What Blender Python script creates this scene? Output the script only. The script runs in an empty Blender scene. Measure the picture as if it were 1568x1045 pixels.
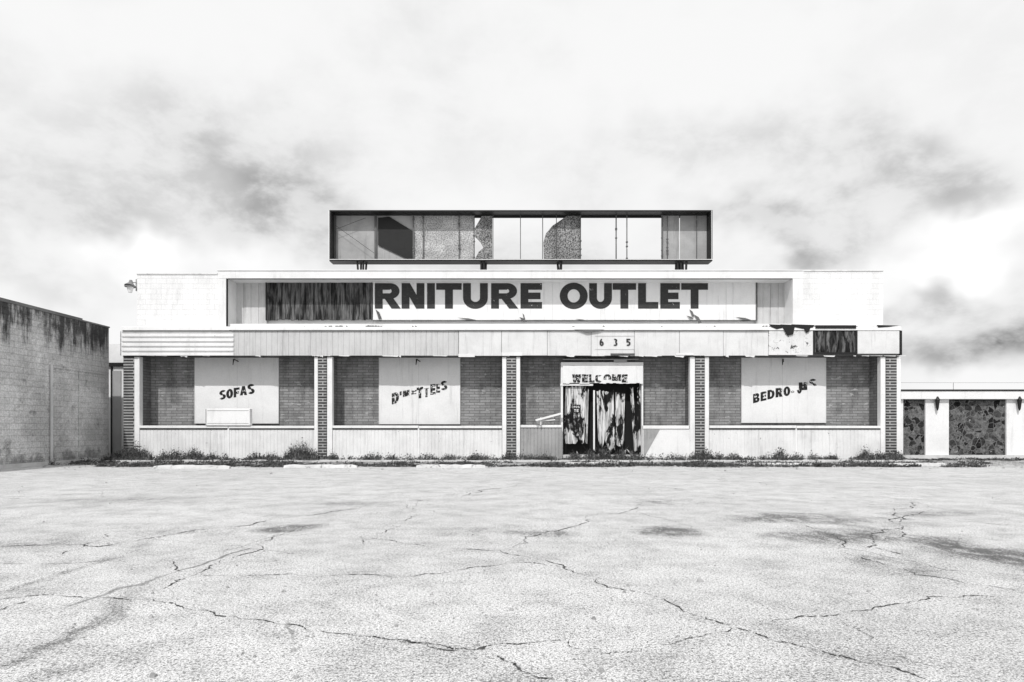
import bpy, math, random
from mathutils import Vector
random.seed(7)
S = bpy.context.scene
S.view_settings.view_transform = 'Standard'
S.view_settings.look = 'None'
S.view_settings.exposure = 0
# ---------------------------------------------------------------- survey helpers
F = 1045.0; EYE = 1.225; DC = 26.0
def X(u, y=0.0): return (u-784)*(y+DC)/F
def Z(v, y=0.0): return EYE+(657-v)*(y+DC)/F
def G(u, v):
    D = EYE*F/(v-657.0)
    return ((u-784)*D/F, D-DC)
# ---------------------------------------------------------------- node helpers
class NB:
    def __init__(s, nt): s.nt = nt; s._tc = None
    def n(s, t, **k):
        nd = s.nt.nodes.new(t)
        for a, b in k.items(): setattr(nd, a, b)
        return nd
    def put(s, sock, v):
        if v is None: return
        if isinstance(v, bpy.types.NodeSocket): s.nt.links.new(v, sock)
        else:
            try: sock.default_value = v
            except Exception: sock.default_value = (v, v, v, 1)[:len(sock.default_value)]
    def m(s, op, a, b=None, c=None, clamp=False):
        nd = s.n('ShaderNodeMath', operation=op, use_clamp=clamp)
        s.put(nd.inputs[0], a); s.put(nd.inputs[1], b); s.put(nd.inputs[2], c)
        return nd.outputs[0]
    def vm(s, op, a, b=None):
        nd = s.n('ShaderNodeVectorMath', operation=op)
        s.put(nd.inputs[0], a); s.put(nd.inputs[1], b)
        return nd.outputs['Value'] if op in ('LENGTH', 'DISTANCE', 'DOT_PRODUCT') else nd.outputs[0]
    def coord(s, gen=False):
        if s._tc is None: s._tc = s.n('ShaderNodeTexCoord')
        return s._tc.outputs['Generated' if gen else 'Object']
    def vec(s, plane='xyz', sc=(1, 1, 1), off=(0, 0, 0)):
        if plane == 'xyz' and sc == (1, 1, 1): return s.coord()
        sp = s.n('ShaderNodeSeparateXYZ'); s.put(sp.inputs[0], s.coord())
        cb = s.n('ShaderNodeCombineXYZ')
        order = {'xyz': 'xyz', 'xz': 'xzy', 'yz': 'yzx'}[plane]
        for i, ch in enumerate(order):
            s.put(cb.inputs[i], s.m('MULTIPLY_ADD', sp.outputs['xyz'.index(ch)], sc[i], off[i]))
        return cb.outputs[0]
    def noise(s, v, scale=1, detail=4, rough=0.55, dist=0.0):
        nd = s.n('ShaderNodeTexNoise'); s.put(nd.inputs['Vector'], v)
        nd.inputs['Scale'].default_value = scale; nd.inputs['Detail'].default_value = min(detail, 5)
        nd.inputs['Roughness'].default_value = rough; nd.inputs['Distortion'].default_value = dist
        return nd.outputs['Fac']
    def noisec(s, v, scale=1, detail=4):
        nd = s.n('ShaderNodeTexNoise'); s.put(nd.inputs['Vector'], v)
        nd.inputs['Scale'].default_value = scale; nd.inputs['Detail'].default_value = min(detail, 4)
        return nd.outputs['Color']
    def step(s, f, a, b, o0=0.0, o1=1.0, smooth=True):
        nd = s.n('ShaderNodeMapRange', interpolation_type='SMOOTHSTEP' if smooth else 'LINEAR')
        s.put(nd.inputs[0], f); s.put(nd.inputs[1], a); s.put(nd.inputs[2], b)
        s.put(nd.inputs[3], o0); s.put(nd.inputs[4], o1)
        return nd.outputs[0]
    def mix(s, f, a, b):
        nd = s.n('ShaderNodeMix', data_type='FLOAT')
        s.put(nd.inputs[0], f); s.put(nd.inputs[2], a); s.put(nd.inputs[3], b)
        return nd.outputs[0]
    def out(s, base, rough=0.85, bump=None, bs=0.3, bd=0.01, spec=0.2):
        p = s.n('ShaderNodeBsdfPrincipled'); o = s.n('ShaderNodeOutputMaterial')
        s.put(p.inputs['Base Color'], base); s.put(p.inputs['Roughness'], rough)
        p.inputs['Specular IOR Level'].default_value = spec
        if bump is not None:
            b = s.n('ShaderNodeBump'); b.inputs['Strength'].default_value = bs
            b.inputs['Distance'].default_value = bd
            s.put(b.inputs['Height'], bump); s.nt.links.new(b.outputs[0], p.inputs['Normal'])
        s.nt.links.new(p.outputs[0], o.inputs[0])
def newmat(name):
    mt = bpy.data.materials.new(name); mt.use_nodes = True; mt.node_tree.nodes.clear()
    return mt, NB(mt.node_tree)

def paint(name, val, var=0.15, streak=0.25, chips=0.0, chipval=0.12, rough=0.7, sthr=0.52, sscale=5):
    mt, b = newmat(name)
    n1 = b.noise(b.vec(), 0.9, 5, 0.7)
    n2 = b.noise(b.vec('xyz', (sscale, sscale, 0.45)), 1.0, 5, 0.7)
    n3 = b.noise(b.vec(), 45, 2, 0.6)
    v = b.m('MULTIPLY', b.step(n1, 0.35, 0.7, 1.0, 1.0-var), val)
    v = b.m('MULTIPLY', v, b.step(n2, sthr, sthr+0.25, 1.0, 1.0-streak))
    v = b.m('MULTIPLY', v, b.step(n3, 0.3, 0.75, 1.03, 0.93))
    if chips > 0:
        c = b.noise(b.vec(), 4.5, 5, 0.78, 0.3)
        v = b.mix(b.step(c, 0.70-chips, 0.715-chips), v, chipval)
    b.out(v, rough, b.noise(b.vec(), 14, 4), 0.25, 0.01)
    return mt
def brick(name, plane, c1, c2, mort, bw, bh, ms=0.01, stain=0.3, bump=0.5, patch=0.0, pv=0.5):
    mt, b = newmat(name)
    wob = b.n('ShaderNodeVectorMath', operation='MULTIPLY_ADD')
    b.put(wob.inputs[0], b.noisec(b.vec(), 6, 1)); wob.inputs[1].default_value = (0.008,)*3
    b.put(wob.inputs[2], b.vec(plane))
    br = b.n('ShaderNodeTexBrick'); b.put(br.inputs['Vector'], wob.outputs[0])
    br.inputs['Scale'].default_value = 1
    br.inputs['Color1'].default_value = (c1, c1, c1, 1); br.inputs['Color2'].default_value = (c2, c2, c2, 1)
    br.inputs['Mortar'].default_value = (mort, mort, mort, 1)
    br.inputs['Mortar Size'].default_value = ms; br.inputs['Mortar Smooth'].default_value = 0.2
    br.inputs['Brick Width'].default_value = bw; br.inputs['Row Height'].default_value = bh
    bwn = b.n('ShaderNodeRGBToBW'); b.put(bwn.inputs[0], br.outputs['Color'])
    v = bwn.outputs[0]
    st = b.noise(b.vec('xyz', (2.5, 2.5, 0.8)), 1, 5, 0.7)
    v = b.m('MULTIPLY', v, b.step(st, 0.4, 0.75, 1.0, 1-stain))
    v = b.m('MULTIPLY', v, b.step(b.noise(b.vec(), 30, 3), 0.3, 0.7, 1.08, 0.9))
    if patch > 0:
        pn = b.noise(b.vec('xyz', (2.2, 2.2, 7)), 1, 4, 0.6)
        v = b.mix(b.m('MULTIPLY', b.step(pn, 0.66-patch, 0.70-patch), 0.6), v, pv)
    b.out(v, 0.9, b.m('SUBTRACT', b.noise(b.vec(), 40, 2), b.m('MULTIPLY', br.outputs['Fac'], 2.0)), bump, 0.008)
    return mt
def woodmat(name, dark, light, sx=7, sz=0.5, lo=0.42, hi=0.62, dist=0.6):
    mt, b = newmat(name)
    n1 = b.noise(b.vec('xyz', (sx, sx, sz)), 1, 5, 0.65, dist)
    n2 = b.noise(b.vec('xyz', (sx*9, sx*9, sz*3)), 1, 4, 0.6)
    v = b.mix(b.step(n1, lo, hi), dark, light)
    v = b.m('MULTIPLY', v, b.step(n2, 0.3, 0.7, 0.6, 1.15))
    b.out(v, 0.85, n2, 0.5, 0.01)
    return mt
def speckle(name, a, c, scale=24, lo=0.45, hi=0.58):
    mt, b = newmat(name)
    v = b.mix(b.step(b.noise(b.vec(), scale, 5, 0.8), lo, hi), a, c)
    v = b.m('MULTIPLY', v, b.step(b.noise(b.vec(), 2, 3), 0.3, 0.7, 0.75, 1.1))
    b.out(v, 0.8)
    return mt

m_white = paint('white_paint', 0.77, 0.12, 0.16)
m_trim = paint('trim_paint', 0.79, 0.12, 0.18, chips=0.03)
m_flash = paint('flashing_paint', 0.80, 0.1, 0.15)
m_fasciaR = paint('fascia_panel_paint', 0.68, 0.14, 0.26, sthr=0.5)
m_fasciaL = paint('fascia_siding_paint', 0.55, 0.15, 0.30, sthr=0.5)
m_peel = paint('peeling_paint', 0.70, 0.2, 0.3, chips=0.10, chipval=0.08)
m_bulk = paint('bulkhead_siding_paint', 0.74, 0.15, 0.3, chips=0.03)
m_bulkd = paint('bulkhead_darker_grey', 0.36, 0.25, 0.35, chips=.03)  # darker grey for the left entry bulkhead; also colours the painted shadow triangle
m_panel = paint('panel_sign_paint', 0.76, 0.10, 0.2, chips=0.0)
m_grey = paint('grey_panel_paint', 0.36, 0.12, 0.25)
m_boxp = paint('sign_box_acrylic', 0.38, 0.25, 0.35)
m_signw = paint('sign_panel_paint', 0.77, 0.10, 0.25)
m_cmuw = brick('white_block_wall', 'xz', 0.77, 0.73, 0.60, 0.42, 0.205, 0.007, 0.16, 0.3)
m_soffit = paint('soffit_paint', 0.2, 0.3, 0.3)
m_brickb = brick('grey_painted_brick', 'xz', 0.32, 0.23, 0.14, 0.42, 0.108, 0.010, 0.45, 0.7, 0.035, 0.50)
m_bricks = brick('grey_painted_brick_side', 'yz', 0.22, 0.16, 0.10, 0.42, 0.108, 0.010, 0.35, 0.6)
m_brickc = brick('dark_column_brick', 'xz', 0.045, 0.09, 0.42, 0.9, 0.108, 0.02, 0.3, 0.7)
m_dark = paint('dark_steel', 0.02, 0.3, 0.2, rough=0.5)
m_blackhole = paint('dark_void', 0.012, 0.2, 0.1)
m_rust = paint('rusted_steel', 0.12, 0.4, 0.4, chips=0.05, chipval=0.4)
m_planks = woodmat('exposed_sign_boards', 0.010, 0.17, 9, 1.0, 0.38, 0.68, 0.3)
m_plankf = woodmat('exposed_fascia_boards', 0.008, 0.2, 6, 1.4, 0.42, 0.7, 0.5)
m_speck = speckle('pebbled_acrylic', 0.05, 0.36, 20, 0.44, 0.56)
m_speckl = speckle('pebbled_acrylic_light', 0.22, 0.56, 20, 0.43, 0.55)
m_conc = paint('old_concrete', 0.60, 0.25, 0.2, chips=0.05, chipval=0.2)
m_block = paint('chalky_curb_concrete', 0.60, 0.25, 0.3, chips=0.12, chipval=0.2)
m_rock = paint('rubble_stone', 0.40, 0.4, 0.1)
m_lamp = paint('lamp_enamel', 0.22, 0.3, 0.3)
mt, b = newmat('weathered_plywood')
nA = b.noise(b.vec('xyz', (2.2, 2.2, .6)), 1, 5, .66, 1.5)
nB = b.noise(b.vec('xyz', (18, 18, 1.1)), 1, 4, .6, .5)
nC = b.noise(b.vec('xyz', (1.5, 1.5, 1.3)), 1, 4, .6)
v = b.mix(b.step(b.m('ADD', nA, b.m('MULTIPLY', nC, .55)), .73, .81), .010, .60)
v = b.m('MULTIPLY', v, b.step(nB, .38, .60, .30, 1.1))
b.out(v, .85, nB, .6, .01); m_ply = mt

def letter_mat(name, wear, wv=0.6, scale=3.0, base=0.03):
    mt, b = newmat(name)
    n = b.noise(b.vec(), scale, 5, 0.75, 0.2)
    f = b.noise(b.vec('xyz', (2, 2, 14)), 3, 4, 0.7)
    v = b.mix(b.step(f, 0.5, 0.8), base, base*3)
    v = b.mix(b.step(n, 0.78-wear, 0.79-wear), v, wv)
    b.out(v, 0.6)
    return mt
m_let = letter_mat('sign_lettering', 0.09, base=.035)
m_letw = letter_mat('worn_lettering', 0.18, 0.62, 6, .015)
m_letvw = letter_mat('peeled_lettering', 0.225, 0.62, 9, .015)

# ---------------------------------------------------------------- mesh builder
class MB:
    def __init__(s): s.v = []; s.f = []
    def poly(s, pts):
        i = len(s.v); s.v += [tuple(p) for p in pts]; s.f.append(tuple(range(i, i+len(pts)))); return s
    def box(s, x0, x1, y0, y1, z0, z1):
        i = len(s.v)
        s.v += [(x0,y0,z0),(x1,y0,z0),(x1,y1,z0),(x0,y1,z0),(x0,y0,z1),(x1,y0,z1),(x1,y1,z1),(x0,y1,z1)]
        for f in ((0,3,2,1),(4,5,6,7),(0,1,5,4),(1,2,6,5),(2,3,7,6),(3,0,4,7)):
            s.f.append(tuple(i+k for k in f))
        return s
    def pbox(s, u0, u1, v0, v1, y0, y1):
        return s.box(X(u0,y0), X(u1,y0), y0, y1, Z(v1,y0), Z(v0,y0))
    def tube(s, p, q, r, n=10, r2=None):
        p = Vector(p); q = Vector(q); d = (q-p).normalized()
        a = d.orthogonal().normalized(); c = d.cross(a); i = len(s.v); r2 = r if r2 is None else r2
        for P, R in ((p, r), (q, r2)):
            for k in range(n):
                t = 2*math.pi*k/n; s.v.append(tuple(P+a*R*math.cos(t)+c*R*math.sin(t)))
        for k in range(n): s.f.append((i+k, i+(k+1)%n, i+n+(k+1)%n, i+n+k))
        s.f.append(tuple(i+k for k in range(n))[::-1]); s.f.append(tuple(i+n+k for k in range(n)))
        return s
    def make(s, name, mat, parent=None, bevel=0.0, smooth=False):
        me = bpy.data.meshes.new(name); me.from_pydata(s.v, [], s.f); me.update()
        ob = bpy.data.objects.new(name, me); S.collection.objects.link(ob)
        me.materials.append(mat)
        if parent: ob.parent = parent
        if bevel > 0:
            md = ob.modifiers.new('bevel', 'BEVEL'); md.width = bevel; md.segments = 2; md.limit_method = 'ANGLE'
        if smooth:
            for p in me.polygons: p.use_smooth = True
        return ob
def empty(name):
    e = bpy.data.objects.new(name, None); S.collection.objects.link(e); return e
def vribs(mb, x0, x1, z0, z1, y, pitch=0.16, g=0.03, d=0.02):
    x = x0; prof = []
    while x < x1:
        p = pitch
        prof += [(x, 0), (min(x+p-g, x1), 0), (min(x+p-g*0.7, x1), d), (min(x+p-g*0.3, x1), d)]
        x += p
    prof.append((x1, 0))
    for (a, da), (c, dc) in zip(prof[:-1], prof[1:]):
        if c-a > 1e-5: mb.poly([(a, y+da, z0), (c, y+dc, z0), (c, y+dc, z1), (a, y+da, z1)])
def hribs(mb, x0, x1, z0, z1, y, n=5, d=0.05):
    p = (z1-z0)/n; prof = []
    for i in range(n):
        z = z0+i*p
        prof += [(z, 0), (z+p*0.5, 0), (z+p*0.56, d), (z+p*0.95, d)]
    prof.append((z1, 0))
    for (a, da), (c, dc) in zip(prof[:-1], prof[1:]):
        mb.poly([(x0, y+da, a), (x1, y+da, a), (x1, y+dc, c), (x0, y+dc, c)])

# ---------------------------------------------------------------- lettering
def ring(cx, cy, rx, ry, s, t, a0, a1, n=16):
    out = []
    for i in range(n):
        A = math.radians(a0+(a1-a0)*i/n); B = math.radians(a0+(a1-a0)*(i+1)/n)
        out.append([(cx+rx*math.cos(A), cy+ry*math.sin(A)), (cx+rx*math.cos(B), cy+ry*math.sin(B)),
                    (cx+(rx-s)*math.cos(B), cy+(ry-t)*math.sin(B)), (cx+(rx-s)*math.cos(A), cy+(ry-t)*math.sin(A))])
    return out
def rc(x0, y0, x1, y1): return [[(x0,y0),(x1,y0),(x1,y1),(x0,y1)]]
def glyph(c, w, s, t):
    if c == 'I': return rc(0,0,w,1)
    if c == 'T': return rc(0,1-t,w,1)+rc(w/2-s/2,0,w/2+s/2,1-t)
    if c == 'L': return rc(0,0,s,1)+rc(s,0,w,t)
    if c == 'E': return rc(0,0,s,1)+rc(s,0,w,t)+rc(s,1-t,w,1)+rc(s,.5-t/2,w*.93,.5+t/2)
    if c == 'F': return rc(0,0,s,1)+rc(s,1-t,w,1)+rc(s,.48-t/2,w*.9,.48+t/2)
    if c == 'N': return rc(0,0,s,1)+rc(w-s,0,w,1)+[[(s*.0,1),(s*1.05,1),(w,0),(w-s*1.05,0)]]
    if c == 'U': return rc(0,.42,s,1)+rc(w-s,.42,w,1)+ring(w/2,.42,w/2,.43,s,t*1.05,180,360)
    if c == 'O': return ring(w/2,.5,w/2,.52,s,t,0,360,32)
    if c == 'C': return ring(w/2,.5,w/2,.52,s,t,48,312,26)
    if c == 'D': return rc(0,0,s,1)+rc(s,0,w*.45,t)+rc(s,1-t,w*.45,1)+ring(w*.45,.5,w*.55,.5,s,t,-90,90)
    if c in 'RP':
        r = rc(0,0,s,1)+rc(s,1-t,w*.6,1)+rc(s,.38,w*.6,.38+t*.85)+ring(w*.6,.69,w*.37,.31,s,t*.9,-90,90)
        if c == 'R': r += [[(w*.38,.40),(w*.38+s*1.05,.44),(w*1.02,0),(w*1.0-s*1.1,0)]]
        return r
    if c == 'B':
        return rc(0,0,s,1)+rc(s,1-t,w*.58,1)+rc(s,.5-t*.4,w*.58,.5+t*.4)+rc(s,0,w*.58,t)+ \
            ring(w*.58,.74,w*.36,.26,s,t*.85,-90,90)+ring(w*.58,.27,w*.42,.27,s,t*.85,-90,90)
    if c == 'S':
        return ring(w/2,.74,w/2,.275,s,t*.9,25,270,18)+ring(w/2,.275,w/2,.285,s,t*.9,90,-155,18)
    if c == 'A': return [[(0,0),(s,0),(w/2+s*.4,1),(w/2-s*.5,1)],[(w-s,0),(w,0),(w/2+s*.5,1),(w/2-s*.4,1)]]+rc(w*.25,.22,w*.75,.22+t*.7)
    if c == 'W': return [[(s*.0,1),(s,1),(w*.25+s*.6,0),(w*.25-s*.4,0)],[(w*.25-s*.4,0),(w*.25+s*.6,0),(w/2+s*.4,1),(w/2-s*.4,1)],
                         [(w/2-s*.4,1),(w/2+s*.4,1),(w*.75+s*.4,0),(w*.75-s*.6,0)],[(w*.75-s*.6,0),(w*.75+s*.4,0),(w,1),(w-s,1)]]
    if c == 'M': return rc(0,0,s,1)+rc(w-s,0,w,1)+[[(s*.3,1),(s*1.2,1),(w/2+s*.4,.1),(w/2-s*.4,.1)],[(w-s*1.2,1),(w-s*.3,1),(w/2+s*.4,.1),(w/2-s*.4,.1)]]
    if c == '6': return ring(w/2,.32,w/2,.33,s,t,0,360,20)+ring(w*.62,.45,w*.62,.55,s,t,95,190,10)
    if c == '3': return ring(w*.45,.74,w*.5,.26,s,t,-90,130,14)+ring(w*.45,.28,w*.55,.29,s,t,90,-140,14)
    if c == '5': return rc(0,.5,s,1)+rc(s,1-t,w*.95,1)+ring(w*.4,.33,w*.6,.34,s,t,125,-130,18)
    return []
def clip(pl, lo, hi):
    for lim, sg in ((lo, 1), (hi, -1)):
        o = []
        for i in range(len(pl)):
            a, c = pl[i], pl[(i+1) % len(pl)]
            ina = (a[1]-lim)*sg >= 0; inc = (c[1]-lim)*sg >= 0
            if ina: o.append(a)
            if ina != inc:
                t = (lim-a[1])/(c[1]-a[1]); o.append((a[0]+(c[0]-a[0])*t, lim))
        pl = o
        if len(pl) < 3: return None
    return pl
def letters(mb, items, y, s=0.27, t=0.24):
    """items: (char, u0, u1, vtop, vbot, tilt_deg[, keep_lo, keep_hi])"""
    k = 0
    for it in items:
        c, u0, u1, v0, v1, tilt = it[:6]; lo, hi = it[6:8] if len(it) > 6 else (-1, 2)
        h = Z(v0, y)-Z(v1, y); wm = X(u1, y)-X(u0, y); w = wm/h
        ox = X(u0, y); oz = Z(v1, y); sl = math.tan(math.radians(tilt))
        ss = min(s, w*0.42) if c != 'I' else s
        for pl in glyph(c, w, ss, t):
            k += 1
            pl = clip(pl, lo, hi)
            if not pl: continue
            yy = y-0.0004*(k % 9)
            mb.poly([(ox+p[0]*h, yy, oz+p[1]*h+p[0]*h*sl) for p in pl])

# ================================================================ STORE BUILDING
store = empty('furniture_store_building')
BW = 1.0
MB().box(X(200,1), X(1368,1), BW, 15, 0, Z(506,1)).make('building_body', m_white, store)
b = MB(); b.box(X(210,1), X(349,1), BW+0.002, 15, Z(506,1)+.003, Z(421,1)); b.make('parapet_block_wing', m_cmuw, store)
b = MB(); b.box(X(1226,1), X(1352,1), BW+0.002, 15, Z(506,1)+.003, Z(416,1)); b.make('parapet_block_wing_2', m_cmuw, store)
b = MB(); b.box(X(209,.97), X(333,.97), .97, 1.3, Z(421,1)+.002, Z(419,1)+.01); b.box(X(1231,.97), X(1353,.97), .97, 1.3, Z(416,1)+.002, Z(414,1)+.01)
b.make('parapet_coping', m_fasciaR, store, 0.01)
MB().box(X(349,1)+.003, X(1226,1)-.003, 1.0, 15, Z(506,1)+.003, Z(421,1)).make('parapet_centre', m_white, store)
fy = 0.1
b = MB()
b.box(X(334,fy), X(1229,fy), fy, 1.0-.002, Z(427,fy), Z(415,fy))
b.box(X(334,fy), X(349,fy), fy+.003, .998, Z(512,fy), Z(427,fy)-.002)
b.box(X(1214,fy), X(1229,fy), fy+.003, .998, Z(512,fy), Z(427,fy)-.002)
b.make('sign_surround', m_white, store, 0.012)
b = MB(); b.box(X(332,fy), X(1231,fy), fy-.03, .9, Z(415,fy)+.002, Z(414,fy)+.005); b.make('surround_flashing', m_flash, store)
b = MB(); b.box(X(346.5,fy), X(349.5,fy), fy-.008, fy+.002, Z(500,fy), Z(427,fy)); b.box(X(349.5,fy), X(1213,fy), fy-.008, fy+.002, Z(428.2,fy), Z(426.8,fy)); b.make('surround_edge_strip', m_dark, store)
b = MB(); vribs(b, X(349,fy), X(409,.9), Z(508,.9), Z(427,fy), .9, .30, .03, .02); vribs(b, X(1157,.9), X(1214,fy), Z(508,.9), Z(427,fy), .9, .30, .03, .02)
b.make('recess_siding', m_fasciaL, store)
b = MB(); b.box(X(349,fy)+.004, X(1214,fy)-.004, .2, .93, Z(512,fy), Z(498,.5)); b.make('recess_ledge', m_white, store)

CT = Z(503); CB = Z(545)
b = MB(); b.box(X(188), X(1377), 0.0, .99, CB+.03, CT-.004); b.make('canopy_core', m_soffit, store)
b = MB(); b.box(X(186,-.06), X(1380,-.06), -.07, .99, Z(506.5), Z(501)); b.make('canopy_flashing', m_flash, store, .01)
b = MB()
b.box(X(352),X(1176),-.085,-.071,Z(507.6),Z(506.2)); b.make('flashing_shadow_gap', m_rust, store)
b = MB(); hribs(b, X(186,-.06), X(358,-.06), Z(545), Z(508.5), -.07, 5, .06)
b.poly([(X(186),-.07,Z(545)),(X(186),.0,Z(545)),(X(186),.0,Z(508)),(X(186),-.07,Z(508))]); b.make('fascia_corrugated', m_trim, store)
b = MB(); vribs(b, X(358.5), X(702), Z(545), Z(507), -.035, .21, .025, .014); b.make('fascia_siding', m_fasciaL, store)
b = MB()
us = [702.5, 768, 838, 905, 971, 1040, 1107, 1176]
for a, c in zip(us[:-1], us[1:]):
    dz = random.uniform(-.02, .02); b.box(X(a)+.008, X(c)-.008, -.035+random.uniform(-.006,.004), -.003, CB+dz, Z(507))
b.box(X(1312), X(1376), -.04, -.003, Z(542), Z(501)+.03)
b.make('fascia_panels', m_fasciaR, store)
b = MB(); b.box(X(1176)+.008, X(1244), -.036, -.003, Z(544), Z(507)); b.make('fascia_peeling_panel', m_peel, store)
b = MB()
x = X(1245)
while x < X(1310):
    w = random.uniform(.12,.22); x2 = min(x+w, X(1310)); b.box(x+.006, x2, -.02+random.uniform(-.012,.012), -.002, Z(541)+random.uniform(-.05,.04), Z(505)+random.uniform(-.03,.03)); x = x2
b.make('fascia_exposed_boards', m_plankf, store)
b = MB(); b.box(X(1244), X(1247), -.05, -.001, Z(543), Z(500)); b.box(X(1309), X(1312), -.05, -.001, Z(543), Z(500)); b.box(X(1247), X(1309), -.095, -.02, Z(504), Z(499)); b.box(X(1247),X(1309),-.05,-.022,Z(543),Z(540))
b.box(X(1262),X(1264.5),-.05,-.035,Z(540),Z(505)); b.box(X(1284),X(1286.5),-.05,-.035,Z(540),Z(505))
b.box(X(1376.5), X(1380.5), -.03, .9, Z(544), Z(506.8))
b.make('fascia_framing', m_dark, store)
b = MB()
for u0, u1, v0, v1 in ((1176,1200,497.5,505),(1193,1216,497.5,515),(1210,1246,497.5,504.5),(1226,1240,500,511),(1340,1378,498.5,501.5)):
    b.poly([(X(u0),-.09,Z(v0)),(X(u1),-.09,Z(v0+1)),(X(u1-3),-.085,Z(v1-2)),((X(u0)+X(u1))/2,-.085,Z(v1)),(X(u0+3),-.085,Z(v0+4))])
b.make('torn_flashing', m_dark, store)
b = MB(); b.box(X(189), X(1376), -.03, .05, CB-.035, CB-.002)
b.make('fascia_bottom_angle', m_dark, store)
b = MB(); b2 = MB()
x = X(190)
while x < X(1374):
    w = random.uniform(.05,.7); h = random.choice([.02,.03,.05,.03,.08]); y=-.045
    r = random.random()
    if r < .62: (b if r < .36 else b2).poly([(x,y,CB),(x+w,y,CB),(x+w*.9,y,CB-h),(x+w*.5,y,CB-h*random.uniform(.3,1)),(x+w*.1,y,CB-h*.6)])
    x += w
b.make('peeling_edge', m_white, store); b2.make('rotten_edge', m_dark, store)
b = MB(); b.pbox(702, 727, 542, 547, -.06, -.05); b.pbox(768,800,540,545,-.06,-.05); b.pbox(1035,1062,541,544,-.06,-.05); b.make('loose_trim', m_white, store)
b = MB(); b.pbox(935,972,541.5,544.5,-.07,-.055)
b.poly([(X(878),-.09,Z(505.5)),(X(925),-.09,Z(505.5)),(X(918),-.11,Z(508)),(X(898),-.13,Z(510.5)),(X(888),-.1,Z(508))]); b.make('loose_flashing', m_rust, store)
b = MB(); letters(b, [('6',918,924.5,519,530,0),('3',939,945.5,519,530,0),('5',959,965.5,519,530,0)], -.052, .26, .2); b.make('street_number', m_let, store)
b = MB(); b.pbox(911,972,514.5,515.1,-.05,-.044); b.pbox(911,972,535,535.6,-.05,-.044); b.make('street_number_rail', m_fasciaL, store)

b = MB(); b.box(X(206,.95), X(1362,.95), .95, .998, 0, CB+.02); b.make('bay_back_wall', m_brickb, store)
cols = [(189,205,None,(205,213)), (487,500,(481,486.5),(500.5,508.5)), (776,790,(769,775.5),(790.5,796.5)), (1065,1079,(1057,1064.5),(1079.5,1086)), (1357,1373,(1349,1356.5),(1373.5,1380))]
bc = MB(); bt = MB(); bp = MB()
for u0, u1, tl, tr in cols:
    bc.box(X(u0), X(u1), .0, .3, 0, CB-.036)
    for t in (tl, tr):
        if t: bt.box(X(t[0]), X(t[1]), .03, .28, 0, CB-.036)
    L = tl[0] if tl else u0; R = tr[1] if tr else u1
    if u0 > 1300: R = u1
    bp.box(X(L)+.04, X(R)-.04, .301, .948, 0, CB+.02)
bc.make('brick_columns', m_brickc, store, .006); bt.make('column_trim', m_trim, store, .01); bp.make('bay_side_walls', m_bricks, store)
bs = MB(); bk = MB(); cap = MB(); sm = MB()
for u0, u1 in ((213.5,481),(509,768.5),(1086.5,1348.5)):
    vribs(bs, X(u0), X(u1), .06, Z(656), .05, .135, .022, .012)
    bk.box(X(u0)+.01, X(u1)-.01, .07, .16, .05, Z(656)-.01)
    c = (u0+u1)/2+2
    cap.box(X(u0), X(c), .0, .22, Z(656)+.003, Z(652)); cap.box(X(c)+.012, X(u1), .004, .22, Z(656)-.004, Z(652)-.012)
    sm.box(X(c)-.03, X(c)+.03, .025, .05, .06, Z(656)-.006)
bs.make('bulkhead_siding', m_bulk, store); bk.make('bulkhead_core', m_soffit, store); cap.make('bulkhead_cap', m_trim, store, .01); sm.make('bulkhead_joint', m_trim, store)
b = MB()
for u0, u1 in ((213.5,481),(509,768.5),(1086.5,1348.5)): b.box(X(u0), X(u1), .028, .06, Z(658), Z(656)-.008)
b.make('bulkhead_drip_edge', m_dark, store)
b = MB(); vribs(b, X(797), X(861), .0, Z(655), .12, .135, .03, .015); b.make('entry_bulkhead_grey', m_bulkd, store)
b = MB(); b.box(X(797), X(860), .08, .22, Z(655)+.002, Z(651)); b.box(X(985), X(1056), .06, .22, Z(657)+.002, Z(652)); b.make('entry_bulkhead_cap', m_trim, store, .01)
b = MB(); b.box(X(985), X(1057), .1, .2, .0, Z(657)); b.make('entry_bulkhead_white', m_white, store)
b = MB(); b.poly([(X(986),.08,.1),(X(1011),.085,Z(658)),(X(986),.09,Z(658))]); b.make('bulkhead_shadow_triangle', m_bulkd, store)  # diagonal cast shadow laid on the white bulkhead as a grey triangle
b = MB(); b.box(X(796.5), X(861), .14, .2, 0, Z(655)-.003); b.make('entry_bulkhead_core', m_soffit, store)
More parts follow.
